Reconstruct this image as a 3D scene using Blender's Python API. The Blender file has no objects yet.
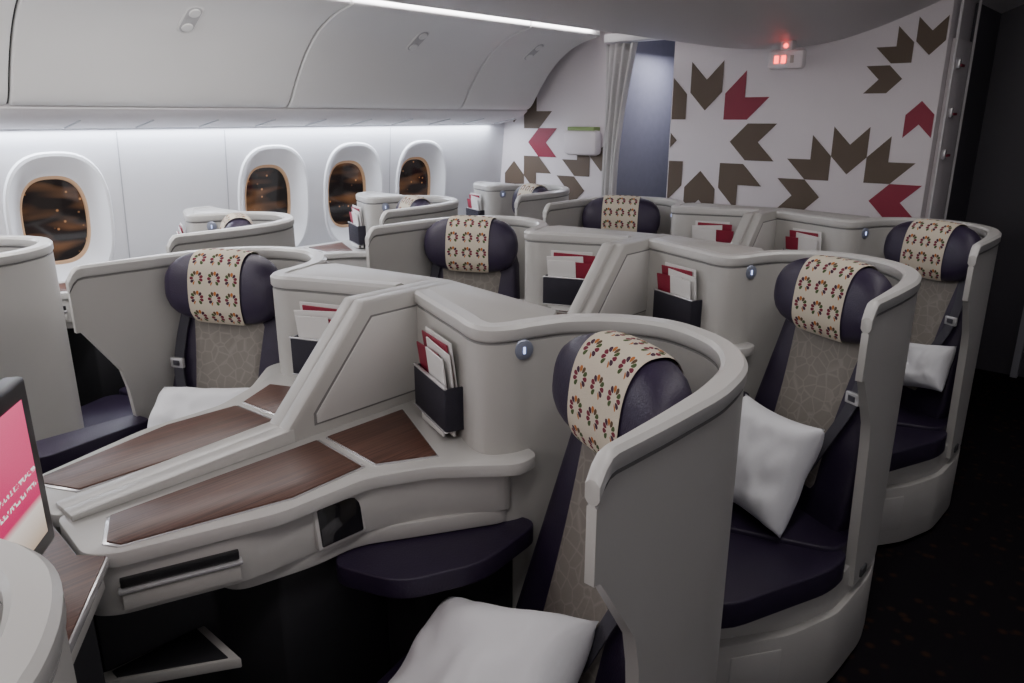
import bpy, bmesh, math, random
from mathutils import Vector, Matrix, noise
random.seed(4)
C=-1.55
O=Vector((-.85,.95,0))
PITCH=1.18
col=bpy.context.scene.collection

# ------------------------------------------------------------------ materials
def mat(name,color,rough=.5,metal=0,noise_amt=0,noise_scale=20,bump=0,bump_scale=200,emit=None,estr=0,coat=0):
    m=bpy.data.materials.new(name); m.use_nodes=True
    nt=m.node_tree; b=nt.nodes['Principled BSDF']
    b.inputs['Base Color'].default_value=(*color,1); b.inputs['Roughness'].default_value=rough
    b.inputs['Metallic'].default_value=metal
    if coat: b.inputs['Coat Weight'].default_value=coat
    tc=nt.nodes.new('ShaderNodeTexCoord')
    if noise_amt:
        n=nt.nodes.new('ShaderNodeTexNoise'); n.inputs['Scale'].default_value=noise_scale
        nt.links.new(tc.outputs['Object'],n.inputs['Vector'])
        mx=nt.nodes.new('ShaderNodeMix'); mx.data_type='RGBA'
        mx.inputs[6].default_value=(*[c*(1-noise_amt) for c in color],1)
        mx.inputs[7].default_value=(*[min(1,c*(1+noise_amt)) for c in color],1)
        nt.links.new(n.outputs['Fac'],mx.inputs[0]); nt.links.new(mx.outputs[2],b.inputs['Base Color'])
    if bump:
        n=nt.nodes.new('ShaderNodeTexNoise'); n.inputs['Scale'].default_value=bump_scale
        nt.links.new(tc.outputs['Object'],n.inputs['Vector'])
        bp=nt.nodes.new('ShaderNodeBump'); bp.inputs['Strength'].default_value=bump; bp.inputs['Distance'].default_value=.004
        nt.links.new(n.outputs['Fac'],bp.inputs['Height']); nt.links.new(bp.outputs['Normal'],b.inputs['Normal'])
    if emit:
        b.inputs['Emission Color'].default_value=(*emit,1); b.inputs['Emission Strength'].default_value=estr
    return m
M_shell=mat('shell_plastic',(.505,.495,.468),.34,noise_amt=.03,noise_scale=6,bump=.06,bump_scale=600)
M_rim=mat('shell_rim',(.60,.592,.568),.28)
M_console=mat('console_plastic',(.54,.53,.505),.32,noise_amt=.03,noise_scale=8)
M_silver=mat('silver_trim',(.78,.78,.79),.25,.6)
M_groove=mat('panel_groove',(.22,.215,.21),.6)
M_leather=mat('aubergine_leather',(.025,.016,.042),.46,noise_amt=.15,noise_scale=15,bump=.25,bump_scale=250)
M_black=mat('black_plastic',(.012,.012,.014),.35)
M_screenoff=mat('dark_glass',(.01,.01,.012),.12,coat=.5)
M_pillow=mat('pillow_cotton',(.86,.87,.90),.85,bump=.15,bump_scale=60)
M_belt=mat('belt_webbing',(.06,.058,.075),.7,bump=.4,bump_scale=500)
M_paper=mat('paper_white',(.75,.74,.72),.6)
M_maroon=mat('maroon_print',(.27,.012,.04),.5)
M_brown=mat('brown_print',(.125,.09,.062),.6)
M_footwell=mat('footwell_dark',(.02,.02,.024),.6)  # near-black; under the consoles it stands in for deep shade
M_pocket=mat('pocket_net',(.016,.014,.026),.7,bump=.5,bump_scale=400)
M_icon=mat('lamp_ring',(.30,.33,.42),.3,.4)
M_iconlit=mat('lamp_icon',(.3,.35,.6),.3,emit=(.5,.6,1),estr=2)
M_wall=mat('sidewall_white',(.74,.75,.78),.5,noise_amt=.02,noise_scale=5)
M_joint=mat('sidewall_joint',(.42,.43,.46),.6)
M_bin=mat('bin_white',(.78,.78,.77),.30,noise_amt=.02,noise_scale=4)
M_recess=mat('latch_recess',(.48,.48,.49),.4)
M_ceil=mat('ceiling_grey',(.70,.68,.69),.5)
M_gap=mat('seam_dark',(.05,.05,.055),.7)
M_bulk=mat('bulkhead_laminate',(.78,.73,.745),.45,noise_amt=.02,noise_scale=3)
M_dim=mat('galley_panel',(.20,.20,.24),.5,noise_amt=.1)
M_dimlight=mat('galley_locker',(.34,.34,.38),.45)
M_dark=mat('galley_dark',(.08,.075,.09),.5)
M_curt=mat('curtain_cloth',(.66,.65,.64),.85,bump=.3,bump_scale=300)
M_frame=mat('window_frame_beige_glow',(.55,.36,.22),.5,emit=(1,.5,.2),estr=.05)  # faint orange emission paints warm light onto the beige ring
M_red=mat('red_lamp',(.6,.02,.02),.4,emit=(1,.05,.04),estr=6)
M_bezel=mat('window_bezel',(.80,.81,.83),.4)
M_beige=mat('headrest_beige',(.45,.42,.38),.7)
M_green=mat('green_tab',(.25,.35,.12),.6)

def wood():
    m=bpy.data.materials.new('walnut_veneer'); m.use_nodes=True; nt=m.node_tree; b=nt.nodes['Principled BSDF']
    tc=nt.nodes.new('ShaderNodeTexCoord'); mp=nt.nodes.new('ShaderNodeMapping')
    mp.inputs['Scale'].default_value=(260,4,4); mp.inputs['Rotation'].default_value=(0,0,.12)
    n=nt.nodes.new('ShaderNodeTexNoise'); n.inputs['Scale'].default_value=1; n.inputs['Detail'].default_value=4
    r=nt.nodes.new('ShaderNodeValToRGB'); r.color_ramp.elements[0].position=.3; r.color_ramp.elements[1].position=.72
    r.color_ramp.elements[0].color=(.055,.023,.016,1); r.color_ramp.elements[1].color=(.165,.078,.055,1)
    nt.links.new(tc.outputs['Object'],mp.inputs[0]); nt.links.new(mp.outputs[0],n.inputs[0]); nt.links.new(n.outputs['Fac'],r.inputs[0])
    nt.links.new(r.outputs[0],b.inputs['Base Color']); b.inputs['Roughness'].default_value=.4
    return m
M_wood=wood()

def insert():
    m=bpy.data.materials.new('suede_insert'); m.use_nodes=True; nt=m.node_tree; b=nt.nodes['Principled BSDF']
    tc=nt.nodes.new('ShaderNodeTexCoord')
    v=nt.nodes.new('ShaderNodeTexVoronoi'); v.feature='DISTANCE_TO_EDGE'; v.inputs['Scale'].default_value=26
    r=nt.nodes.new('ShaderNodeValToRGB'); r.color_ramp.elements[0].position=.0; r.color_ramp.elements[1].position=.08
    r.color_ramp.elements[0].color=(.29,.265,.235,1); r.color_ramp.elements[1].color=(.225,.205,.182,1)
    nt.links.new(tc.outputs['Object'],v.inputs['Vector']); nt.links.new(v.outputs['Distance'],r.inputs[0])
    n=nt.nodes.new('ShaderNodeTexNoise'); n.inputs['Scale'].default_value=60; nt.links.new(tc.outputs['Object'],n.inputs['Vector'])
    bp=nt.nodes.new('ShaderNodeBump'); bp.inputs['Strength'].default_value=.4; bp.inputs['Distance'].default_value=.004
    nt.links.new(n.outputs['Fac'],bp.inputs['Height']); nt.links.new(bp.outputs['Normal'],b.inputs['Normal'])
    nt.links.new(r.outputs[0],b.inputs['Base Color']); b.inputs['Roughness'].default_value=.8
    return m
M_insert=insert()

def cover():
    m=bpy.data.materials.new('antimacassar_print'); m.use_nodes=True; nt=m.node_tree; b=nt.nodes['Principled BSDF']
    N=nt.nodes.new; L=nt.links.new
    def M(op,a,bv=None):
        n=N('ShaderNodeMath'); n.operation=op
        for i,x in enumerate((a,bv)):
            if x is None: continue
            if isinstance(x,(int,float)): n.inputs[i].default_value=x
            else: L(x,n.inputs[i])
        return n.outputs[0]
    uv=N('ShaderNodeUVMap'); sep=N('ShaderNodeSeparateXYZ'); L(uv.outputs[0],sep.inputs[0])
    x=M('SUBTRACT',M('FRACT',sep.outputs[0]),.5)
    y=M('SUBTRACT',M('FRACT',sep.outputs[1]),.5)
    r=M('SQRT',M('ADD',M('MULTIPLY',x,x),M('MULTIPLY',y,y)))
    a=M('ARCTAN2',y,x)
    K=11
    ac=M('MULTIPLY',M('ADD',a,3.14159),K/6.28318)
    tang=M('MULTIPLY',M('SUBTRACT',M('FRACT',ac),.5),6.28318/K*.27)
    rad=M('SUBTRACT',r,.27)
    dd=M('SQRT',M('ADD',M('MULTIPLY',tang,tang),M('MULTIPLY',M('MULTIPLY',rad,rad),.40)))
    mask=M('LESS_THAN',dd,.072)
    gap=M('GREATER_THAN',M('ABSOLUTE',M('SUBTRACT',a,-1.57)),.42)
    mask=M('MULTIPLY',mask,gap)
    an=M('FRACT',M('ADD',M('MULTIPLY',M('FLOOR',ac),.4),.05))
    cr=N('ShaderNodeValToRGB'); cr.color_ramp.interpolation='CONSTANT'
    cols=[(.16,.008,.03),(.42,.13,.02),(.05,.085,.02),(.05,.012,.035),(.09,.05,.02)]
    e=cr.color_ramp.elements; e[0].color=(*cols[0],1); e[1].position=.2; e[1].color=(*cols[1],1)
    for i in (2,3,4):
        k=e.new(.2*i); k.color=(*cols[i],1)
    L(an,cr.inputs[0])
    mx=N('ShaderNodeMix'); mx.data_type='RGBA'; mx.inputs[6].default_value=(.62,.555,.44,1)
    L(mask,mx.inputs[0]); L(cr.outputs[0],mx.inputs[7]); L(mx.outputs[2],b.inputs['Base Color'])
    tc=N('ShaderNodeTexCoord'); n=N('ShaderNodeTexNoise'); n.inputs['Scale'].default_value=350; L(tc.outputs['Object'],n.inputs['Vector'])
    bp=N('ShaderNodeBump'); bp.inputs['Strength'].default_value=.4; bp.inputs['Distance'].default_value=.003
    L(n.outputs['Fac'],bp.inputs['Height']); L(bp.outputs['Normal'],b.inputs['Normal'])
    b.inputs['Roughness'].default_value=.85
    return m
M_cover=cover()

def carpet():
    m=bpy.data.materials.new('carpet_dark'); m.use_nodes=True; nt=m.node_tree; b=nt.nodes['Principled BSDF']
    tc=nt.nodes.new('ShaderNodeTexCoord'); v=nt.nodes.new('ShaderNodeTexVoronoi'); v.inputs['Scale'].default_value=16
    r=nt.nodes.new('ShaderNodeValToRGB'); r.color_ramp.elements[0].position=.12; r.color_ramp.elements[1].position=.3
    r.color_ramp.elements[0].color=(.034,.018,.012,1); r.color_ramp.elements[1].color=(.010,.008,.011,1)
    nt.links.new(tc.outputs['Object'],v.inputs['Vector']); nt.links.new(v.outputs['Distance'],r.inputs[0])
    nt.links.new(r.outputs[0],b.inputs['Base Color']); b.inputs['Roughness'].default_value=.95
    b.inputs['Specular IOR Level'].default_value=.1
    return m
M_carpet=carpet()

def nightglass():
    m=bpy.data.materials.new('night_window_glass'); m.use_nodes=True; nt=m.node_tree; b=nt.nodes['Principled BSDF']
    b.inputs['Base Color'].default_value=(.012,.010,.010,1); b.inputs['Roughness'].default_value=.08
    tc=nt.nodes.new('ShaderNodeTexCoord'); mp=nt.nodes.new('ShaderNodeMapping'); mp.inputs['Scale'].default_value=(3,3.5,13)
    n=nt.nodes.new('ShaderNodeTexNoise'); n.inputs['Scale'].default_value=1.0; n.inputs['Detail'].default_value=1
    r=nt.nodes.new('ShaderNodeValToRGB'); r.color_ramp.elements[0].position=.48; r.color_ramp.elements[1].position=.82
    r.color_ramp.elements[0].color=(.012,.008,.007,1); r.color_ramp.elements[1].color=(.42,.19,.08,1)
    # far-away lamps painted as small emission dots on the pane
    v=nt.nodes.new('ShaderNodeTexVoronoi'); v.inputs['Scale'].default_value=17
    r2=nt.nodes.new('ShaderNodeValToRGB'); r2.color_ramp.elements[0].position=.06; r2.color_ramp.elements[1].position=.14
    r2.color_ramp.elements[0].color=(.9,.42,.16,1); r2.color_ramp.elements[1].color=(0,0,0,1)
    nt.links.new(tc.outputs['Object'],v.inputs['Vector']); nt.links.new(v.outputs['Distance'],r2.inputs[0])
    ad=nt.nodes.new('ShaderNodeMix'); ad.data_type='RGBA'; ad.blend_type='ADD'; ad.inputs[0].default_value=1
    nt.links.new(tc.outputs['Object'],mp.inputs[0]); nt.links.new(mp.outputs[0],n.inputs[0]); nt.links.new(n.outputs['Fac'],r.inputs[0])
    nt.links.new(r.outputs[0],ad.inputs[6]); nt.links.new(r2.outputs[0],ad.inputs[7])
    nt.links.new(ad.outputs[2],b.inputs['Emission Color']); b.inputs['Emission Strength'].default_value=.45  # orange light bands painted into the pane's own emission
    return m
M_glass=nightglass()

def screen():
    m=bpy.data.materials.new('screen_picture'); m.use_nodes=True; nt=m.node_tree; b=nt.nodes['Principled BSDF']
    N=nt.nodes.new; L=nt.links.new
    uv=N('ShaderNodeUVMap'); sep=N('ShaderNodeSeparateXYZ'); L(uv.outputs[0],sep.inputs[0])
    r=N('ShaderNodeValToRGB'); e=r.color_ramp.elements; r.color_ramp.interpolation='LINEAR'
    e[0].position=.0; e[0].color=(.50,.38,.28,1); e[1].position=.24; e[1].color=(.78,.70,.64,1)
    k=e.new(.30); k.color=(.62,.02,.13,1); k=e.new(1); k.color=(.85,.10,.24,1)
    L(sep.outputs[1],r.inputs[0])
    mp=N('ShaderNodeMapping'); mp.inputs['Scale'].default_value=(34,14,1); L(uv.outputs[0],mp.inputs[0])
    v=N('ShaderNodeTexNoise'); v.inputs['Scale'].default_value=1.6; L(mp.outputs[0],v.inputs[0])
    g=N('ShaderNodeMath'); g.operation='GREATER_THAN'; g.inputs[1].default_value=.52; L(v.outputs['Fac'],g.inputs[0])
    w=N('ShaderNodeMath'); w.operation='PINGPONG'; w.inputs[1].default_value=.05
    L(sep.outputs[1],w.inputs[0])
    w3=N('ShaderNodeMath'); w3.operation='LESS_THAN'; w3.inputs[1].default_value=.018; L(w.outputs[0],w3.inputs[0])
    lo=N('ShaderNodeMath'); lo.operation='COMPARE'; lo.inputs[1].default_value=.45; lo.inputs[2].default_value=.085; L(sep.outputs[1],lo.inputs[0])
    mm=N('ShaderNodeMath'); mm.operation='MULTIPLY'; L(g.outputs[0],mm.inputs[0]); L(w3.outputs[0],mm.inputs[1])
    m2=N('ShaderNodeMath'); m2.operation='MULTIPLY'; L(mm.outputs[0],m2.inputs[0]); L(lo.outputs[0],m2.inputs[1])
    mx=N('ShaderNodeMix'); mx.data_type='RGBA'; mx.inputs[7].default_value=(.95,.9,.9,1)
    L(m2.outputs[0],mx.inputs[0]); L(r.outputs[0],mx.inputs[6])
    L(mx.outputs[2],b.inputs['Emission Color']); b.inputs['Emission Strength'].default_value=1.1
    b.inputs['Base Color'].default_value=(.02,.02,.02,1); b.inputs['Roughness'].default_value=.25
    return m
M_screen=screen()

# ------------------------------------------------------------------ geometry helpers
def bm_out(bm):
    bm.verts.index_update()
    V=[tuple(v.co) for v in bm.verts]; F=[[v.index for v in f.verts] for f in bm.faces]; bm.free(); return V,F
def prism(poly,z0,z1,bev=0,seg=2):
    bm=bmesh.new(); vs=[bm.verts.new((x,y,z0)) for x,y in poly]; f=bm.faces.new(vs)
    r=bmesh.ops.extrude_face_region(bm,geom=[f]); nv=[g for g in r['geom'] if isinstance(g,bmesh.types.BMVert)]
    for v in nv: v.co.z=z1
    bmesh.ops.recalc_face_normals(bm,faces=bm.faces[:])
    if bev: bmesh.ops.bevel(bm,geom=bm.edges[:],offset=bev,segments=seg,profile=.5,affect='EDGES',clamp_overlap=True)
    return bm_out(bm)
def prism_axis(poly,a0,a1,axis,bev=0):
    V,F=prism(poly,a0,a1,bev)
    if axis==0: V=[(c,a,b) for a,b,c in V]
    else: V=[(a,c,b) for a,b,c in V]
    return V,F
def obox(c,ax,ay,az,sx,sy,sz,bev=0,seg=2):
    bm=bmesh.new(); bmesh.ops.create_cube(bm,size=1)
    for v in bm.verts: v.co=Vector((v.co.x*sx,v.co.y*sy,v.co.z*sz))
    if bev: bmesh.ops.bevel(bm,geom=bm.edges[:],offset=bev,segments=seg,profile=.5,affect='EDGES',clamp_overlap=True)
    c=Vector(c);ax=Vector(ax).normalized();ay=Vector(ay).normalized();az=Vector(az).normalized()
    for v in bm.verts:
        p=v.co.copy(); v.co=c+ax*p.x+ay*p.y+az*p.z
    return bm_out(bm)
def boxw(x0,x1,y0,y1,z0,z1,bev=0):
    return obox(((x0+x1)/2,(y0+y1)/2,(z0+z1)/2),(1,0,0),(0,1,0),(0,0,1),x1-x0,y1-y0,z1-z0,bev)
def disc(c,n,r,th,seg=28,sx=1):
    n=Vector(n).normalized(); up=Vector((0,0,1)); a=up.cross(n).normalized(); b=n.cross(a)
    V=[];F=[]
    for k,(rr,h) in enumerate(((r,0),(r,th*.7),(r*.88,th))):
        for i in range(seg):
            t=2*math.pi*i/seg; p=Vector(c)+a*math.cos(t)*rr*sx+b*math.sin(t)*rr+n*h; V.append(tuple(p))
    for k in range(2):
        for i in range(seg):
            j=(i+1)%seg; F.append([k*seg+i,k*seg+j,(k+1)*seg+j,(k+1)*seg+i])
    F.append([2*seg+i for i in range(seg)]); F.append([i for i in range(seg)][::-1])
    return V,F
def join(items):
    V=[];F=[];MI=[]
    for (v,f),mi in items:
        o=len(V); V+=v; F+=[[i+o for i in x] for x in f]; MI+=[mi]*len(f)
    return V,F,MI
def loft(rings,cap=True,closed=True):
    n=len(rings[0]); V=[tuple(p) for r in rings for p in r]; F=[]
    for k in range(len(rings)-1):
        for i in range(n if closed else n-1):
            j=(i+1)%n; F.append([k*n+i,k*n+j,(k+1)*n+j,(k+1)*n+i])
    if cap and closed:
        F.append(list(range(n))[::-1]); F.append([(len(rings)-1)*n+i for i in range(n)])
    return V,F
def catmull(P,k=8):
    out=[]; P=[Vector(p) for p in P]; Q=[2*P[0]-P[1]]+P+[2*P[-1]-P[-2]]
    for i in range(1,len(Q)-2):
        p0,p1,p2,p3=Q[i-1:i+3]
        for j in range(k):
            t=j/k; out.append(.5*((2*p1)+(-p0+p2)*t+(2*p0-5*p1+4*p2-p3)*t*t+(-p0+3*p1-3*p2+p3)*t**3))
    out.append(P[-1]); return out
def rpoly(poly,r,n=5):
    out=[]; m=len(poly); P=[Vector(p) for p in poly]
    for i in range(m):
        a,b,c=P[i-1],P[i],P[(i+1)%m]
        d1=(a-b);d2=(c-b); rr=min(r,d1.length*.45,d2.length*.45)
        s=b+d1.normalized()*rr; e=b+d2.normalized()*rr
        for j in range(n+1):
            t=j/n; out.append(tuple((1-t)**2*s+2*t*(1-t)*b+t*t*e))
    return out
def mkmesh(name,V,F,mats,MI=None,uv=None,sharp=38,recalc=True):
    me=bpy.data.meshes.new(name); me.from_pydata([tuple(v) for v in V],[],F)
    for m in mats: me.materials.append(m)
    if MI: me.polygons.foreach_set('material_index',MI)
    if uv:
        l=me.uv_layers.new(name='UVMap')
        for lp in me.loops: l.data[lp.index].uv=uv[lp.vertex_index]
    if recalc:
        bm=bmesh.new(); bm.from_mesh(me); bmesh.ops.recalc_face_normals(bm,faces=bm.faces[:]); bm.to_mesh(me); bm.free()
    me.shade_smooth(); me.set_sharp_from_angle(angle=math.radians(sharp)); me.update()
    return me
def add(name,V,F,mats,MI=None,uv=None,loc=(0,0,0),parent=None,sharp=38,recalc=True):
    me=mkmesh(name,V,F,mats,MI,uv,sharp,recalc); ob=bpy.data.objects.new(name,me); ob.location=loc; col.objects.link(ob)
    if parent: ob.parent=parent
    return ob

# ------------------------------------------------------------------ seat module (coordinates of the first row, right of the centre line)
H=Vector((-.742,1.245)); D=Vector((-.42,-.907)).normalized(); E=Vector((.907,-.42)).normalized()
def sf(e,f,z):
    p=H+E*e+D*f; return (p.x,p.y,z)
parts=[]; wparts=[]
def part(name,V,F,mats,MI=None,uv=None,which='cw'):
    if 'c' in which: parts.append((name,V,F,mats,MI,uv))
    if 'w' in which: wparts.append((name,V,F,mats,MI,uv))
RIM=1.21
WY=.785
def shell_mesh(cp):
    path=catmull(cp,8); rings=[]; cols_=[]
    for i,p in enumerate(path):
        a=path[max(0,i-1)]; b=path[min(len(path)-1,i+1)]; t=(b-a).normalized(); n=Vector((-t.y,t.x)); cols_.append((p,n))
    for p,n in cols_:
        zt=RIM; zb=.30; h=.021
        if p.x>-.62 and p.y<1.15: h=.009+.012*max(0,(p.y-WY)/(1.15-WY))
        if p.x>-.62 and p.y<WY+.165:
            y=p.y
            if y<WY+.04: zt-=.040*((WY+.04-y)/.04)**2
            if y<WY+.125: zb=1.0-.17*max(0,(y-WY-.015)/.11)
            else: zb=.83-.45*min(1,(y-WY-.125)/.04)
        g=.003
        prof=[(-h,zb),(-h,zt-.043),(-h+g,zt-.041),(-h+g,zt-.038),(-h,zt-.036),(-h-.004,zt-.030),(-h-.004,zt-.008),(-h+.004,zt),(h-.004,zt),(h+.004,zt-.008),(h+.004,zt-.03),(h,zt-.036),(h-g,zt-.038),(h-g,zt-.041),(h,zt-.043),(h,zb)]
        rings.append([(p.x+n.x*o,p.y+n.y*o,z) for o,z in prof])
    V,F=loft(rings); MI=[]
    for k in range(len(rings)-1):
        for i in range(16):
            MI.append(2 if i in(1,2,3,11,12,13) else (1 if 4<=i<=10 else 0))
    MI+=[0,0]
    return V,F,MI
base_path=[(-.548,WY),(-.546,.90),(-.546,1.02),(-.553,1.16),(-.588,1.30),(-.675,1.410),(-.81,1.468),(-.93,1.445),(-1.03,1.365),(-1.075,1.27),(-1.092,1.215),(-1.12,1.178),(-1.165,1.182),(-1.22,1.207)]
V,F,MI=shell_mesh(base_path+[(-1.36,1.263),(-1.50,1.32)]); part('shell',V,F,[M_shell,M_rim,M_groove],MI,which='c')
V,F,MI=shell_mesh(base_path+[(-1.31,1.243),(-1.36,1.30),(-1.37,1.40)]); part('shell',V,F,[M_shell,M_rim,M_groove],MI,which='w')
fin=prism_axis([(1.45,1.208),(1.13,1.208),(.875,.925),(.875,.895),(1.45,.895)],-1.553,-1.507,0,.006)
finp=prism_axis([(1.32,1.165),(1.15,1.165),(.965,.955),(.965,.93),(1.32,.93)],-1.509,-1.503,0,.002)
fing=prism_axis([(1.326,1.170),(1.147,1.170),(.957,.957),(.957,.925),(1.326,.925)],-1.509,-1.5062,0,0)
V,F,MI=join([(prism([(-1.125,1.19),(-1.5,1.34),(-1.553,1.36),(-1.553,1.47),(-1.10,1.40),(-1.06,1.33)],.3,1.207,.006),0),(fin,0),(finp,1),(fing,2)])
part('storage_pod',V,F,[M_shell,M_rim,M_groove],MI,which='c')
V,F=prism([(-1.125,1.19),(-1.34,1.27),(-1.36,1.40),(-1.10,1.40),(-1.06,1.33)],.3,1.207,.006); part('storage_pod',V,F,[M_shell],which='w')
# console
cons=[(-1.553,.385),(-1.37,.37),(-1.33,.405),(-1.235,.69),(-1.225,.90),(-1.16,1.03),(-1.02,1.17),(-1.02,1.24),(-1.553,1.40)]
low=[(-1.553,.385),(-1.37,.37),(-1.335,.405),(-1.255,.62),(-1.235,.88),(-1.17,1.03),(-1.04,1.2),(-1.553,1.40)]
bodyt=prism(rpoly(cons,.03),.870,.90,.007)
bodyl=prism(rpoly([(x-.010,y) for x,y in low],.05),.762,.866,.012)
bodyg=prism(rpoly([(x-.016,y) for x,y in low],.05),.80,.874,.002)
bodyb=prism(rpoly([(-1.553,.60),(-1.30,.60),(-1.255,.78),(-1.255,.88),(-1.18,1.0),(-1.06,1.2),(-1.553,1.35)],.05),.725,.765,.01)
V,F,MI=join([(bodyt,1),(bodyl,0),(bodyb,0),(bodyg,2)])
part('console',V,F,[M_console,M_rim,M_groove],MI)
a1=[(-1.472,.945),(-1.270,.93),(-1.262,.74),(-1.345,.42),(-1.375,.405),(-1.472,.45)]
a2=[(-1.472,.962),(-1.472,1.21),(-1.185,1.075),(-1.258,.948)]
def scl(poly,s):
    c=sum((Vector(p) for p in poly),Vector((0,0)))/len(poly); return [tuple(c+(Vector(p)-c)*s) for p in poly]
V,F,MI=join([(prism(a1,.895,.903,.002),1),(prism(scl(a1,.965),.895,.906,.001),0),(prism(a2,.895,.903,.002),1),(prism(scl(a2,.96),.895,.906,.001),0)])
part('wood_tops',V,F,[M_wood,M_silver],MI)
V,F=prism_axis([(.40,.90),(.40,.912),(.90,.935),(.90,.90)],-1.553,-1.505,0,.003); part('centre_rail',V,F,[M_rim],which='c')
sa=Vector((-1.345,.405)); sb=Vector((-1.265,.62)); st=(sb-sa).normalized(); sn=Vector((st.y,-st.x)); cpt=(sa+sb)/2+sn*.004
V,F,MI=join([(obox((cpt.x,cpt.y,.832),(st.x,st.y,0),(sn.x,sn.y,0),(0,0,1),.21,.012,.018,.002),0),
 (obox((cpt.x,cpt.y,.817),(st.x,st.y,0),(sn.x,sn.y,0),(0,0,1),.22,.024,.008,.002),1),
 (obox((cpt.x,cpt.y,.793),(st.x,st.y,0),(sn.x,sn.y,0),(0,0,1),.21,.014,.034,.002),2)])
part('tray_slot',V,F,[M_black,M_silver,M_shell],MI)
nz=Vector((.95,-.05,.12)).normalized(); uz=Vector((-.12,0,.95)).normalized()
V,F,MI=join([(obox((-1.252,.835,.816),(.05,1,0),nz,uz,.122,.02,.100,.006),1),(obox((-1.249,.835,.816),(.05,1,0),nz,uz,.106,.02,.086,.004),0)])
part('seat_controller',V,F,[M_screenoff,M_rim],MI)
# base
bp=[(-.527,.94),(-.522,1.1),(-.545,1.24),(-.62,1.40),(-.78,1.490),(-.95,1.46),(-1.07,1.36),(-1.553,1.46),(-1.553,1.2),(-1.12,1.0),(-1.02,.52),(-.745,.44),(-.595,.66),(-.532,.84)]
bp2=[(-.545,.94),(-.54,1.1),(-.562,1.24),(-.635,1.38),(-.78,1.46),(-.95,1.44),(-1.05,1.36),(-1.1,1.0),(-1.0,.55),(-.765,.47),(-.615,.68),(-.550,.85)]
V,F,MI=join([(prism(rpoly(bp,.04),.02,.27,.012),0),(prism(rpoly(bp2,.04),.26,.37,.01),0),
  (obox((-.655,.575,.16),(.56,.83,0),(.83,-.56,0),(0,0,1),.16,.012,.14,.008),1),(obox((-.5285,1.03,.325),(0,1,0),(1,0,0),(0,0,1),.05,.012,.03,.004),2)])
part('base',V,F,[M_shell,M_console,M_gap],MI)
V,F=prism([(-1.553,.40),(-1.48,.40),(-1.47,.64),(-1.32,.72),(-1.26,1.2),(-1.553,1.4)],.02,.745,.01); part('footwell',V,F,[M_footwell])  # solid dark block painted as the shaded void under the console
fl=[(-1.485,.61),(-1.31,.61),(-1.33,.58),(-1.455,.385),(-1.485,.385)]
V,F,MI=join([(prism(fl,.535,.560,.004),0),(prism(scl(fl,.8),.54,.5635,.001),1)]); part('foot_ledge',V,F,[M_shell,M_footwell],MI,which='c')
# cushions
pan=rpoly([(-.565,1.12),(-.56,.88),(-1.12,.70),(-1.18,.98),(-.98,1.22)],.06)
V,F=prism(pan,.365,.450,.03,4); part('seat_pan',V,F,[M_leather])
front=rpoly([(-.540,.93),(-.545,.80),(-.70,.42),(-.98,.38),(-1.13,.70)],.09)
V,F=prism(front,.355,.435,.032,4); part('leg_rest',V,F,[M_leather])
side=rpoly([(-1.30,.90),(-1.25,.80),(-1.08,.86),(-1.0,1.03),(-1.02,1.25),(-1.2,1.2)],.05)
V,F=prism(side,.672,.722,.018,4); part('side_cushion',V,F,[M_leather])
V,F=prism(rpoly([(-1.28,.95),(-1.12,.96),(-1.05,1.09),(-1.06,1.22),(-1.2,1.18)],.05),.36,.675,.01); part('side_support',V,F,[M_footwell])
# backrest
def back_f(z): return .045+(1.10-z)*.25
rings=[]
zs=[.44,.46,.50,.58,.68,.78,.88,.96,1.02,1.06,1.085,1.095]
for z in zs:
    k=(z-.44)/.65; w=.262-.07*k; d=.055
    if z<.47: w-=.02; d-=.015
    if z>1.05: w-=(z-1.05)*.9; d-=(z-1.05)*.6
    r=[]
    for i in range(48):
        t=2*math.pi*i/48; c=math.cos(t); s=math.sin(t)
        e=w*math.copysign(abs(c)**.45,c); f=d*math.copysign(abs(s)**.55,s)
        if f>0: f+=.022*min(1,(abs(e)/w)**3)-.01
        r.append(sf(e,back_f(z)-.055+f,z))
    rings.append(r)
V,F=loft(rings); part('backrest',V,F,[M_leather])
def front_surf(e,z):
    k=(z-.44)/.65; w=.262-.07*k; x=min(.999,abs(e)/w)
    c=x**(1/.45); s=math.sqrt(max(0,1-c*c)); f=.055*s**.55+.022*x**3-.01
    return back_f(z)-.055+f
NU,NV=14,16; V=[];F=[]
for j in range(NV+1):
    v=j/NV; z=.52+.50*v; hw=.150-.012*math.sin(v*math.pi)-.02*(1-v)
    for i in range(NU+1):
        u=-1+2*i/NU; e=hw*u
        edge=max(abs(u),abs(2*v-1)); off=.008 if edge<.93 else -.006
        V.append(sf(e,front_surf(e,z)+off,z))
for j in range(NV):
    for i in range(NU):
        a=j*(NU+1)+i; F.append([a,a+1,a+NU+2,a+NU+1])
part('back_insert',V,F,[M_insert])
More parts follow.
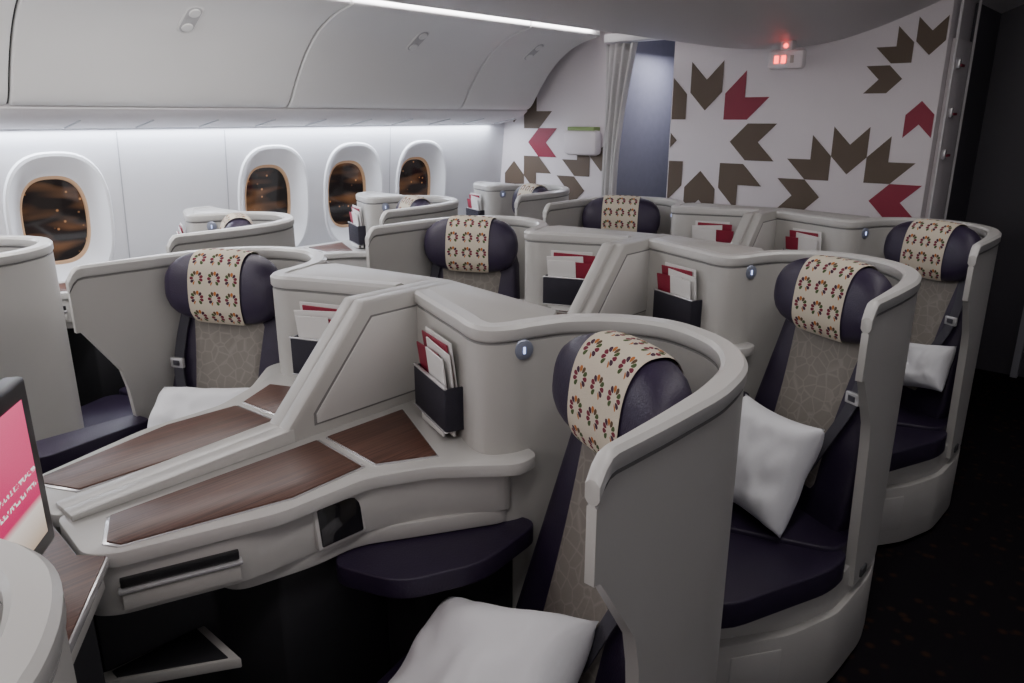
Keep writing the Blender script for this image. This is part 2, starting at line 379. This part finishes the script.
# headrest
HZ=1.112
def hr_pt(u,t,sc=1.0):
    s=max(.02,(1-abs(u)**3.2))**(1/2.6); c=math.cos(t); q=math.sin(t)
    f=.070*sc*math.copysign(abs(c)**.8,c)*s; z=.118*sc*math.copysign(abs(q)**.8,q)*s
    return sf(.215*u,back_f(1.1)+.005+f+.030*abs(u)**2-.10*z,HZ+z)
rings=[[hr_pt(u,2*math.pi*i/36) for i in range(36)] for u in [-1,-.985,-.95,-.88,-.78,-.65,-.5,-.3,-.1,.1,.3,.5,.65,.78,.88,.95,.985,1]]
V,F=loft(rings); part('headrest',V,F,[M_leather])
NU,NV=10,40
ts=[-1.15+(math.pi*.80+1.15)*j/NV for j in range(NV+1)]
arc=[0]
for j in range(NV): arc.append(arc[-1]+(Vector(hr_pt(0,ts[j+1],1.055))-Vector(hr_pt(0,ts[j],1.055))).length)
cell=.92*.215/3*1.0
V=[];F=[];uv=[]
for j in range(NV+1):
    for i in range(NU+1):
        u=-.46+.92*i/NU
        V.append(hr_pt(u*(1.0 if j>6 else .93+.07*j/6),ts[j],1.055)); uv.append((3*i/NU,arc[j]/cell))
for j in range(NV):
    for i in range(NU):
        a=j*(NU+1)+i; F.append([a,a+1,a+NU+2,a+NU+1])
part('headrest_cover',V,F,[M_cover],None,uv)
# belt
bpts=[sf(.165,front_surf(.16,1.02)+.01,1.02),sf(.18,front_surf(.18,.92)+.012,.92),sf(.175,front_surf(.17,.82)+.02,.82),sf(.14,front_surf(.14,.72)+.022,.72),sf(.10,front_surf(.10,.60)+.03,.60)]
cc=catmull(bpts,6); rings=[]
for i,p in enumerate(cc):
    w=Vector((E.x,E.y,0))*.019; n=Vector((D.x,D.y,0))*.002
    rings.append([p-w-n,p+w-n,p+w+n,p-w+n])
V1,F1=loft(rings)
bc=cc[10]
V,F,MI=join([((V1,F1),0),(obox(bc+Vector((D.x,D.y,0))*.006,(E.x,E.y,0),(D.x,D.y,0),(0,0,1),.050,.014,.036,.003),1),(obox(bc+Vector((D.x,D.y,0))*.012,(E.x,E.y,0),(D.x,D.y,0),(0,0,1),.025,.008,.018,.002),0)])
part('seat_belt',V,F,[M_belt,M_silver],MI)
# pocket
fn=Vector((-.37,-.93)).normalized(); ft=Vector((-.93,.37)).normalized(); fc=Vector((-1.335,1.254))+fn*.022-ft*.04
def pk(s,o,z): p=fc+ft*s+fn*o; return (p.x,p.y,z)
T3=(ft.x,ft.y,0); N3=(fn.x,fn.y,0)
PV,PF,PMI=join([(obox(pk(0,.045,.985),T3,N3,(0,0,1),.215,.008,.11,.003),0),(obox(pk(-.105,.022,.985),T3,N3,(0,0,1),.008,.05,.11,.002),0),(obox(pk(.105,.022,.985),T3,N3,(0,0,1),.008,.05,.11,.002),0),
 (obox(pk(0,.022,.933),T3,N3,(0,0,1),.215,.05,.008,.002),0),(obox(pk(0,.046,1.041),T3,N3,(0,0,1),.218,.010,.005,.002),1),(obox(pk(0,.046,.929),T3,N3,(0,0,1),.218,.010,.005,.002),1)])
part('literature_pocket',PV,PF,[M_pocket,M_silver],PMI,which='c')
SHW=-ft*.045
part('literature_pocket',[(x+SHW.x,y+SHW.y,z) for x,y,z in PV],PF,[M_pocket,M_silver],PMI,which='w')
ln=Vector((.88,-.47,0)); lc=Vector((-1.083,1.243,1.150))+ln*.0225
V,F,MI=join([(disc(lc-ln*.004,ln,.024,.008),2),(disc(lc+ln*.003,ln,.019,.003),2),(obox(lc+ln*.007,ln.cross(Vector((0,0,1))),ln,(0,0,1),.005,.003,.016,.0005),1)])
part('reading_light',V,F,[M_rim,M_iconlit,M_icon],MI)
mg=[]
for i,(s,o,zz,tl,mi,w,hh) in enumerate([(.0,.008,1.04,.0,0,.17,.21),(.01,.014,1.035,.03,1,.17,.20),(-.02,.02,1.03,-.05,0,.15,.19),(.03,.027,1.02,.05,1,.15,.17),(-.03,.034,1.025,-.03,0,.11,.17)]):
    up=Vector((fn.x*.12,fn.y*.12,1)).normalized()+Vector(T3)*tl; up.normalize()
    tt=Vector(T3)-up*Vector(T3).dot(up); nn=tt.normalized().cross(up)
    mg.append((obox(pk(s,o,zz),tt,nn,up,w,.004,hh,.0008,1),mi))
for (s,o,tl,mi) in [(-.02,.02,.1,0),(.03,.03,-.1,1),(0,.04,.04,0)]:
    up=Vector((0,0,1))+Vector(T3)*tl; up.normalize(); tt=Vector(T3)-up*Vector(T3).dot(up)
    mg.append((obox(pk(s,o,.914),tt,tt.normalized().cross(up),up,.15,.006,.022,.0008,1),mi))
MAG=join(mg)
shelf=[(-1.325,.398),(-1.10,.25),(-1.17,.135),(-1.553,.16),(-1.553,.372),(-1.37,.362)]
SH=join([(prism(shelf,.884,.902,.003),1),(prism(scl(shelf,.965),.884,.905,.001),0),(prism(scl(shelf,.9),.84,.886,.006),2)])
SHU=prism([(-1.553,.20),(-1.25,.20),(-1.33,.36),(-1.553,.36)],.10,.845,.01)
ARM=join([(prism(rpoly([(-.525,.93),(-.525,.58),(-.62,.54),(-.68,.60),(-.62,.95)],.035),.60,.675,.02,4),0),(prism(rpoly([(-.54,.93),(-.54,.66),(-.60,.64),(-.62,.93)],.02),.36,.61,.01),1)])

def build_data(src,mirror,magshift=Vector((0,0))):
    out={}
    sg=-1 if mirror else 1
    def tr(V): return [((x-O.x)*sg,y-O.y,z) for x,y,z in V]
    for name,V,F,mats,MI,uv in src:
        out[name]=mkmesh(name,tr(V),F,mats,MI,uv)
    out['monitor_shelf']=mkmesh('monitor_shelf',tr(SH[0]),SH[1],[M_wood,M_silver,M_console],SH[2])
    out['shelf_support']=mkmesh('shelf_support',tr(SHU[0]),SHU[1],[M_footwell])
    out['armrest']=mkmesh('armrest',tr(ARM[0]),ARM[1],[M_leather,M_shell],ARM[2])
    out['MAG']=mkmesh('magazine_stack',tr([(x+magshift.x,y+magshift.y,z) for x,y,z in MAG[0]]),MAG[1],[M_paper,M_maroon],MAG[2])
    return out
DR=build_data(parts,False); DL=build_data(parts,True); DW=build_data(wparts,False,SHW)
def seat(data,ox,dx,dy,shelf=True,arm=False,mag=True):
    em=bpy.data.objects.new('airline_seat',None); em.location=(ox+dx,O.y+dy,0); em.empty_display_size=.2; col.objects.link(em)
    for n,me in data.items():
        if n=='MAG': continue
        if n in('monitor_shelf','shelf_support') and not shelf: continue
        if n=='armrest' and not arm: continue
        ob=bpy.data.objects.new(n,me); ob.parent=em; col.objects.link(ob)
    if mag:
        ob=bpy.data.objects.new('magazine_stack',data['MAG']); ob.location=em.location; col.objects.link(ob)
    return em
for dy in (-1.30,0,PITCH,2*PITCH):
    seat(DR,O.x,0,dy)
    seat(DL,2*C-O.x,0,dy if dy<=0 else dy-.02,arm=(dy==0))
for dy in (-.53,.50,1.56,2.57):
    seat(DW,O.x,-2.41,dy,shelf=False)

# ------------------------------------------------------------------ pillows
def pillow(center,T,roll,w=.40,hh=.30,th=.075,mirror=False,seed=0):
    n=36; V=[];F=[]
    for sgn in (1,-1):
        for j in range(n+1):
            for i in range(n+1):
                u=-1+2*i/n; v=-1+2*j/n
                x=u*w/2*(1-.09*(1-v*v)*abs(u)**2); y=v*hh/2*(1-.10*(1-u*u)*abs(v)**2)
                k=max(0,(1-u**4)*(1-v**4))**.5
                wr=noise.noise(Vector((u*1.8+seed,v*1.8,sgn*3+seed)))*.25+noise.noise(Vector((u*4+seed,v*2.5,sgn)))*.12
                V.append([x,y,sgn*th*k*(1+wr)])
    N=(n+1)**2
    for s in range(2):
        for j in range(n):
            for i in range(n):
                a=s*N+j*(n+1)+i; f=[a,a+1,a+n+2,a+n+1]; F.append(f if s==0 else f[::-1])
    e=Vector((E.x,E.y,0)); d=Vector((D.x,D.y,0))
    if mirror: e.x*=-1; d.x*=-1
    up=(-d*math.cos(T)+Vector((0,0,1))*math.sin(T)); nn=e.cross(up)
    if nn.z<0: nn=-nn
    er=e*math.cos(roll)+up*math.sin(roll); ur=up*math.cos(roll)-e*math.sin(roll)
    W=[tuple(er*x+ur*y+nn*z) for x,y,z in V]
    me=mkmesh('pillow',W,F,[M_pillow],sharp=180,recalc=False)
    bm=bmesh.new(); bm.from_mesh(me); bmesh.ops.remove_doubles(bm,verts=bm.verts[:],dist=.0004); bmesh.ops.recalc_face_normals(bm,faces=bm.faces[:]); bm.to_mesh(me); bm.free()
    me.shade_smooth()
    ob=bpy.data.objects.new('pillow',me); ob.location=center; col.objects.link(ob); return ob
pillow((-.865,.87,.580),math.radians(30),.58,.41,.36,.085,seed=1)
pillow((-.84,2.12,.62),math.radians(68),.02,.34,.35,.075,seed=5)
pillow((-.70,3.35,.66),math.radians(60),.2,.24,.20,.055,seed=9)
pillow((-2.20,1.00,.70),math.radians(45),-.1,.42,.30,.08,True,seed=12)
pillow((2*C+.83,.93+PITCH,.58),math.radians(50),.0,.40,.30,.08,True,seed=15)

# ------------------------------------------------------------------ deployed monitor
ax=Vector((.80,-.60,0)).normalized(); nr=Vector((.60,.80,0)).normalized(); W=.36; Hh=.29
c0=Vector((-1.312,.322,1.125)); cm=c0+ax*W/2
mon=bpy.data.objects.new('seat_monitor',None); mon.location=cm; col.objects.link(mon)
z3=Vector((0,0,1))
def loc(VF): return [tuple(Vector(v)-cm) for v in VF[0]],VF[1]
V,F=loc(obox(cm-nr*.016,ax,nr,z3,W,.032,Hh,.008,3)); add('housing',V,F,[M_black],parent=mon)
a=W/2-.030; b=Hh/2-.030
V=[tuple(ax*sx*a+nr*.0012+z3*sz*b) for sx,sz in((1,-1),(-1,-1),(-1,1),(1,1))]
add('display',V,[[0,1,2,3]],[M_screen],uv=[(0,0),(1,0),(1,1),(0,1)],parent=mon)
V,F=loc(obox(cm-nr*.05+z3*-.07,ax,nr,z3,.06,.05,.16,.01)); add('arm',V,F,[M_black],parent=mon)
V,F=loc(obox(cm-nr*.06+z3*-.185,ax,nr,z3,.14,.09,.07,.01)); add('mount',V,F,[M_black],parent=mon)

# ------------------------------------------------------------------ cabin shell
Y0,Y1,B=-2.2,6.6,4.63
XL=-4.25
V,F=boxw(-4.6,1.4,Y0,Y1,-.05,0.0); add('floor',V,F,[M_carpet])
wy=[-.49,.115,.725,1.335,2.55,3.155,3.765]; cz=1.14; hw=.30
def wx(z): return XL+.10*(z-1.15)
V=[];F=[];MI=[]
def q(pts,mi=0):
    o=len(V); V.extend(pts); F.append(list(range(o,o+len(pts)))); MI.append(mi)
def rect(y0,y1,z0,z1): q([(wx(z0),y0,z0),(wx(z0),y1,z0),(wx(z1),y1,z1),(wx(z1),y0,z1)])
zl,zh=.74,1.565
ys=Y0
for y in wy:
    if y-hw>ys+.001: rect(ys,y-hw,zl,zh)
    n=72; rings=[]
    dirs=[(math.cos(2*math.pi*(i+.5)/n),math.sin(2*math.pi*(i+.5)/n)) for i in range(n)]
    ring=[]
    for c,s in dirs:
        k=min(hw/abs(c) if abs(c)>1e-6 else 1e9,((zh-cz) if s>0 else (cz-zl))/abs(s) if abs(s)>1e-6 else 1e9)
        ring.append((y+c*k,cz+s*k,0))
    for cy_,cz2 in ((y+hw,zh),(y-hw,zh),(y-hw,zl),(y+hw,zl)):
        best=min(range(n),key=lambda i:(ring[i][0]-cy_)**2+(ring[i][1]-cz2)**2); ring[best]=(cy_,cz2,0)
    rings.append(ring)
    for (a,b,dp) in ((.250,.350,0),(.243,.342,.010),(.230,.328,.010),(.205,.295,-.012),(.175,.25,-.060),(.160,.228,-.078),(.150,.215,-.080),(.146,.209,-.095)):
        rr=[]
        for c,s in dirs:
            p=2.7; k=(abs(c/a)**p+abs(s/b)**p)**(-1/p); rr.append((y+c*k,cz+s*k,dp))
        rings.append(rr)
    o=len(V)
    for r in rings:
        for (yy,zz,dp) in r: V.append((wx(zz)+dp,yy,zz))
    for k in range(len(rings)-1):
        for i in range(n):
            j=(i+1)%n; F.append([o+k*n+i,o+k*n+j,o+(k+1)*n+j,o+(k+1)*n+i]); MI.append(1 if k>=1 and k<6 else (2 if k>=6 else 0))
    ys=y+hw
rect(ys,Y1,zl,zh); rect(Y0,Y1,zh,1.75)
q([(XL-.06,Y0,0),(XL-.06,Y1,0),(XL+.10,Y1,.66),(XL+.10,Y0,.66)]); q([(XL+.10,Y0,.66),(XL+.10,Y1,.66),(XL+.09,Y1,.72),(XL+.09,Y0,.72)]); q([(XL+.09,Y0,.72),(XL+.09,Y1,.72),(wx(zl),Y1,zl),(wx(zl),Y0,zl)])
add('wall_left',V,F,[M_wall,M_bezel,M_frame],MI,recalc=False,sharp=30)
for i,y in enumerate(wy):
    V=[];n=48
    for k in range(n):
        c,s=math.cos(2*math.pi*k/n),math.sin(2*math.pi*k/n); p=2.7; g=(abs(c/.15)**p+abs(s/.213)**p)**(-1/p)
        V.append((wx(cz+s*g)-.093,y+c*g,cz+s*g))
    V2=[(a-.01,b_,c_) for a,b_,c_ in V]
    F=[list(range(n)),list(range(n,2*n))[::-1]]+[[k,(k+1)%n,n+(k+1)%n,n+k] for k in range(n)]
    add('window_%d'%(i+1),V+V2,F,[M_glass])
V=[];F=[]
for y in (1.645,2.24,3.46,.42):
    o=len(V); V+=[(wx(.76)+.0015,y-.003,.76),(wx(.76)+.0015,y+.003,.76),(wx(1.58)+.0015,y+.003,1.58),(wx(1.58)+.0015,y-.003,1.58)]; F.append([o,o+1,o+2,o+3])
add('trim_1',V,F,[M_joint])

def sweepY(prof,y0,y1,name,mats,closed=False,parent=None,thick=0):
    n=len(prof); V=[(x,y0,z) for x,z in prof]+[(x,y1,z) for x,z in prof]
    F=[[i,(i+1)%n,n+(i+1)%n,n+i] for i in range(n if closed else n-1)]
    if closed: F+= [list(range(n))[::-1],[n+i for i in range(n)]]
    return add(name,V,F,mats,parent=parent,sharp=30)
sweepY([(-4.13,1.600),(-4.00,1.622),(-3.90,1.655),(-3.855,1.690),(-3.855,1.72),(-4.2,1.76),(-4.15,1.66)],Y0,4.5,'trim_service_panel',[M_ceil],True)
V,F,MI=join([(obox((-4.0,-2.0+.337*i,1.619),(1,0,.17),(0,1,0),(-.17,0,1),.22,.006,.006),0) for i in range(20)]); add('trim_2',V,F,[M_joint],MI)
# overhead bins
front=catmull([(-3.875,1.700),(-3.83,1.708),(-3.79,1.745),(-3.715,1.855),(-3.61,1.98),(-3.49,2.075),(-3.35,2.14),(-3.20,2.175)],5)
front=[(p.x,p.y) for p in front]
closedprof=front+[(-3.20,2.26),(-4.12,2.26),(-4.12,1.77),(-3.9,1.715)]
def latch_frame(k):
    p=Vector(front[k]); t=(Vector(front[k+1])-Vector(front[k-1])).normalized(); n=Vector((t.y,-t.x)); return p,t,n
edges=[-1.63,-.28,1.075,2.43,3.77,4.50]
for i in range(len(edges)-1):
    y0,y1=edges[i]+.005,edges[i+1]-.005
    em=bpy.data.objects.new('overhead_bin',None); em.location=(-3.7,(y0+y1)/2,1.9); col.objects.link(em)
    ob=sweepY([(x+3.7,z-1.9) for x,z in closedprof],y0-em.location.y,y1-em.location.y,'bin_door',[M_bin],True,em)
    m=ob.modifiers.new('b','BEVEL'); m.width=.008; m.segments=2; m.limit_method='ANGLE'; m.angle_limit=math.radians(60)
    p,t,n=latch_frame(25)
    ax3=Vector((0,1,0)); t3=Vector((t.x,0,t.y)); n3=Vector((n.x,0,n.y)); cpos=Vector((p.x+3.7,0,p.y-1.9))
    def pill(L_,R_,hh_,off):
        V=[];nn=16; outl=[]
        for s_ in range(nn+1):
            a_=math.pi*s_/nn; outl.append((math.cos(a_)*R_,L_+math.sin(a_)*R_))
        for s_ in range(nn+1):
            a_=math.pi+math.pi*s_/nn; outl.append((math.cos(a_)*R_,-L_+math.sin(a_)*R_))
        mN=len(outl)
        for hz,sc in ((-.004,1),(hh_,1),(hh_+.002,.93)):
            for a_,b_ in outl: V.append(tuple(cpos+ax3*a_*sc+t3*(b_*sc+off)+n3*hz))
        F=[[k*mN+j,k*mN+(j+1)%mN,(k+1)*mN+(j+1)%mN,(k+1)*mN+j] for k in range(2) for j in range(mN)]
        F.append([2*mN+j for j in range(mN)]); return V,F
    V,F,MI=join([(pill(.060,.040,.005,0),0),(pill(.054,.034,.0065,0),1),(pill(.002,.025,.012,.05),0),(pill(.002,.025,.012,-.05),0)])
    add('latch',V,F,[M_bin,M_recess],MI,parent=em)
sweepY([(x-.03,z-.002) for x,z in front][3:-9],Y0,4.49,'trim_bin_joint',[M_gap])
# ceiling
cp=catmull([(-3.28,2.33),(-3.16,2.285),(-3.11,2.24),(-3.09,2.21),(-2.95,2.185),(-2.7,2.13),(-2.35,2.065),(-2.0,2.04),(-1.7,2.06),(-1.45,2.12),(-1.2,2.21),(-.9,2.33),(-.5,2.42),(.1,2.40),(.45,2.30),(.75,2.05),(.95,1.75),(1.25,1.60)],4)
cp=[(p.x,p.y) for p in cp]
sweepY(cp+[(1.4,2.6),(-4.3,2.6),(-4.3,2.33)],Y0,Y1,'ceiling',[M_ceil],True)
V,F=boxw(1.15,1.25,Y0,Y1,0,1.62); add('wall_right',V,F,[M_wall])
V,F=boxw(-4.4,1.3,Y0-.1,Y0,0,2.5); add('wall_forward',V,F,[M_bulk])
V,F=boxw(-2.70,-1.09,B,5.10,0,2.45,.004); add('wall_aft_centre',V,F,[M_bulk])
V,F=boxw(-4.5,-3.20,B,4.72,0,2.45,.004); add('wall_aft_left',V,F,[M_bulk])
V,F,MI=join([(boxw(-4.5,-2.3,5.9,6.0,0,2.45),0),(boxw(-3.25,-3.2,4.73,5.9,0,2.45),0),(boxw(-2.74,-2.70,5.11,5.9,0,2.45),0),
 (boxw(-3.16,-2.72,5.80,5.9,0,2.02,.01),3),(boxw(-3.46,-3.18,5.78,5.88,.0,2.02,.01),3),(boxw(-3.10,-2.96,5.78,5.80,1.25,1.65,.01),0),(boxw(-3.10,-2.96,5.78,5.80,.7,1.15,.01),0),(boxw(-3.07,-3.00,5.77,5.785,1.40,1.46),2),(boxw(-3.19,-3.16,5.86,5.9,0,2.2),1)])
add('wall_galley',V,F,[M_dim,M_gap,M_silver,M_dimlight],MI)
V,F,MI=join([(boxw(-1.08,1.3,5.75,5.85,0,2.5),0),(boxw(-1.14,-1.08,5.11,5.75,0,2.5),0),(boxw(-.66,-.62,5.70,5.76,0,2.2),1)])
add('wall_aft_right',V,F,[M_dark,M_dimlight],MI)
dr=bpy.data.objects.new('door_1',None); dr.location=(-1.075,4.87,1.1); col.objects.link(dr)
V,F=boxw(-.012,.012,-.17,.17,-1.05,.95,.005); add('leaf',V,F,[M_bulk],parent=dr)
V,F,MI=join([(boxw(.008,.022,-.20,-.188,-1.08,1.2,.003),0),(boxw(.008,.022,.188,.20,-1.08,1.2,.003),0)]+[(boxw(.012,.030,-.12,-.09,z,z+.05,.004),2) for z in (.80,.55,.33)]+[(boxw(.025,.035,-.10,-.02,z,z+.014,.002),1) for z in (.81,.56,.34)])
add('frame_and_latches',V,F,[M_ceil,M_maroon,M_silver],MI,parent=dr)

def clip(poly,x0,x1,z0,z1):
    def cl(P,ins,inter):
        out=[]
        for i in range(len(P)):
            a,b=P[i-1],P[i]
            if ins(b):
                if not ins(a): out.append(inter(a,b))
                out.append(b)
            elif ins(a): out.append(inter(a,b))
        return out
    def ix(v): return lambda a,b:(v,a[1]+(b[1]-a[1])*(v-a[0])/(b[0]-a[0]))
    def iz(v): return lambda a,b:(a[0]+(b[0]-a[0])*(v-a[1])/(b[1]-a[1]),v)
    for ins,it in ((lambda p:p[0]>=x0,ix(x0)),(lambda p:p[0]<=x1,ix(x1)),(lambda p:p[1]>=z0,iz(z0)),(lambda p:p[1]<=z1,iz(z1))):
        if not poly: return []
        poly=cl(poly,ins,it)
    return poly
def mural(name,rect_,motifs):
    V=[];F=[];MI=[]
    for (cx,cz_,r,s,reds,skip) in motifs:
        for k in range(8):
            if k in skip: continue
            th=k*math.pi/4; o=(math.cos(th),math.sin(th)); p=(-o[1],o[0])
            halves=[[(-.5,.72),(0,.22),(0,-.62),(-.5,-.12)],[(0,.22),(.5,.72),(.5,-.12),(0,-.62)]]
            for hf in halves:
                pl=[(cx+o[0]*(r+b_*s)+p[0]*a_*s, cz_+o[1]*(r+b_*s)+p[1]*a_*s) for a_,b_ in hf]
                pl=clip(pl,*rect_)
                if len(pl)<3: continue
                o_=len(V); n=len(pl)
                V+=[(x,B-.004,z) for x,z in pl]; F.append(list(range(o_,o_+n))); MI.append(1 if k in reds else 0)
    add(name,V,F,[M_brown,M_maroon],MI,recalc=False)
mural('wall_mural_centre',(-2.69,-1.10,.9,2.2),[(-2.45,1.50,.33,.225,(1,),()),(-1.515,1.19,.265,.20,(0,),(5,6,7)),(-1.17,1.85,.205,.145,(6,),(5,7,0))])
mural('wall_mural_left',(-4.2,-3.21,.9,2.1),[(-4.1,1.46,.28,.215,(0,),()),(-3.25,1.12,.27,.20,(5,),())])

V=[];F=[];nu,nv=40,20
for j in range(nv+1):
    v=j/nv; z=2.13-1.25*v
    wd=.24-.12*math.sin(min(1,v*1.25)*math.pi/2)
    for i in range(nu+1):
        u=i/nu; V.append((-3.20+wd*u,4.57+.022*math.sin(u*26+v)+.01*math.sin(u*9+3*v),z))
for j in range(nv):
    for i in range(nu):
        a=j*(nu+1)+i; F.append([a,a+1,a+nu+2,a+nu+1])
ob=add('curtain',V,F,[M_curt],recalc=False,sharp=180); ob.modifiers.new('s','SOLIDIFY').thickness=.003
V,F=boxw(-3.19,-2.65,4.52,4.62,2.135,2.19,.01); add('curtain_rail',V,F,[M_bin])
V,F,MI=join([(boxw(-3.54,-3.24,4.53,4.63,1.38,1.56,.035),0),(boxw(-3.51,-3.27,4.55,4.63,1.555,1.58,.004),1)]); add('wall_headrest_pad',V,F,[M_bulk,M_green],MI)
sg=bpy.data.objects.new('exit_sign',None); sg.location=(-1.80,4.30,1.955); col.objects.link(sg)
V,F=boxw(-.10,.10,-.03,.03,-.05,.05,.018); add('housing',V,F,[M_bulk],parent=sg)
V,F=boxw(-.035,.035,-.03,.03,.045,.10,.01); add('stem',V,F,[M_ceil],parent=sg)
V,F,MI=join([(boxw(-.06,-.035,-.034,-.03,-.02,.02,.002),0),(boxw(-.02,.005,-.034,-.03,-.02,.02,.002),0),(boxw(.03,.05,-.034,-.03,-.02,.02,.002),1),(disc((0,-.03,.070),(0,-1,0),.012,.008),0)])
add('lamps',V,F,[M_red,M_beige],MI,parent=sg)

# ------------------------------------------------------------------ lights
def area(name,loc_,rot,sx,sy,e,colr=(1,1,1)):
    l=bpy.data.lights.new(name,'AREA'); l.shape='RECTANGLE'; l.size=sx; l.size_y=sy; l.energy=e; l.color=colr
    ob=bpy.data.objects.new(name,l); ob.location=loc_; ob.rotation_euler=rot; col.objects.link(ob); return ob
area('cove_light',(-4.165,1.2,1.60),(0,math.radians(-14),0),.05,6.5,48,(.83,.88,1))
area('aisle_light_left',(-2.93,.2,2.15),(0,math.radians(12),0),.12,4.2,41,(1,.965,.95))
area('aisle_light_right',(-.40,1.3,2.38),(0,math.radians(14),0),.2,4.6,20,(1,.95,.94))
area('bin_top_light',(-3.17,1.2,2.20),(0,math.radians(150),0),.04,6.4,22,(1,.94,.98))
area('forward_fill_light',(-1.2,-1.9,1.9),(math.radians(75),0,0),1.6,.6,17,(1,.96,.95))  # added fill from behind the camera, no fitting known there
area('aft_doorway_fill',(-2.95,5.2,2.1),(0,0,0),.2,.4,8,(.85,.86,1))  # added bluish fill to brighten the doorway, not a known lamp
w=bpy.data.worlds.new('World'); bpy.context.scene.world=w; w.use_nodes=True
w.node_tree.nodes['Background'].inputs[0].default_value=(.5,.55,.7,1); w.node_tree.nodes['Background'].inputs[1].default_value=.1

cd=bpy.data.cameras.new('camera'); cd.sensor_width=36; cd.lens=26.37; cd.clip_start=.02
co=bpy.data.objects.new('camera',cd); co.location=(0,0,1.66); co.rotation_euler=(math.radians(73.23),0,math.radians(41.7)); col.objects.link(co)
bpy.context.scene.camera=co
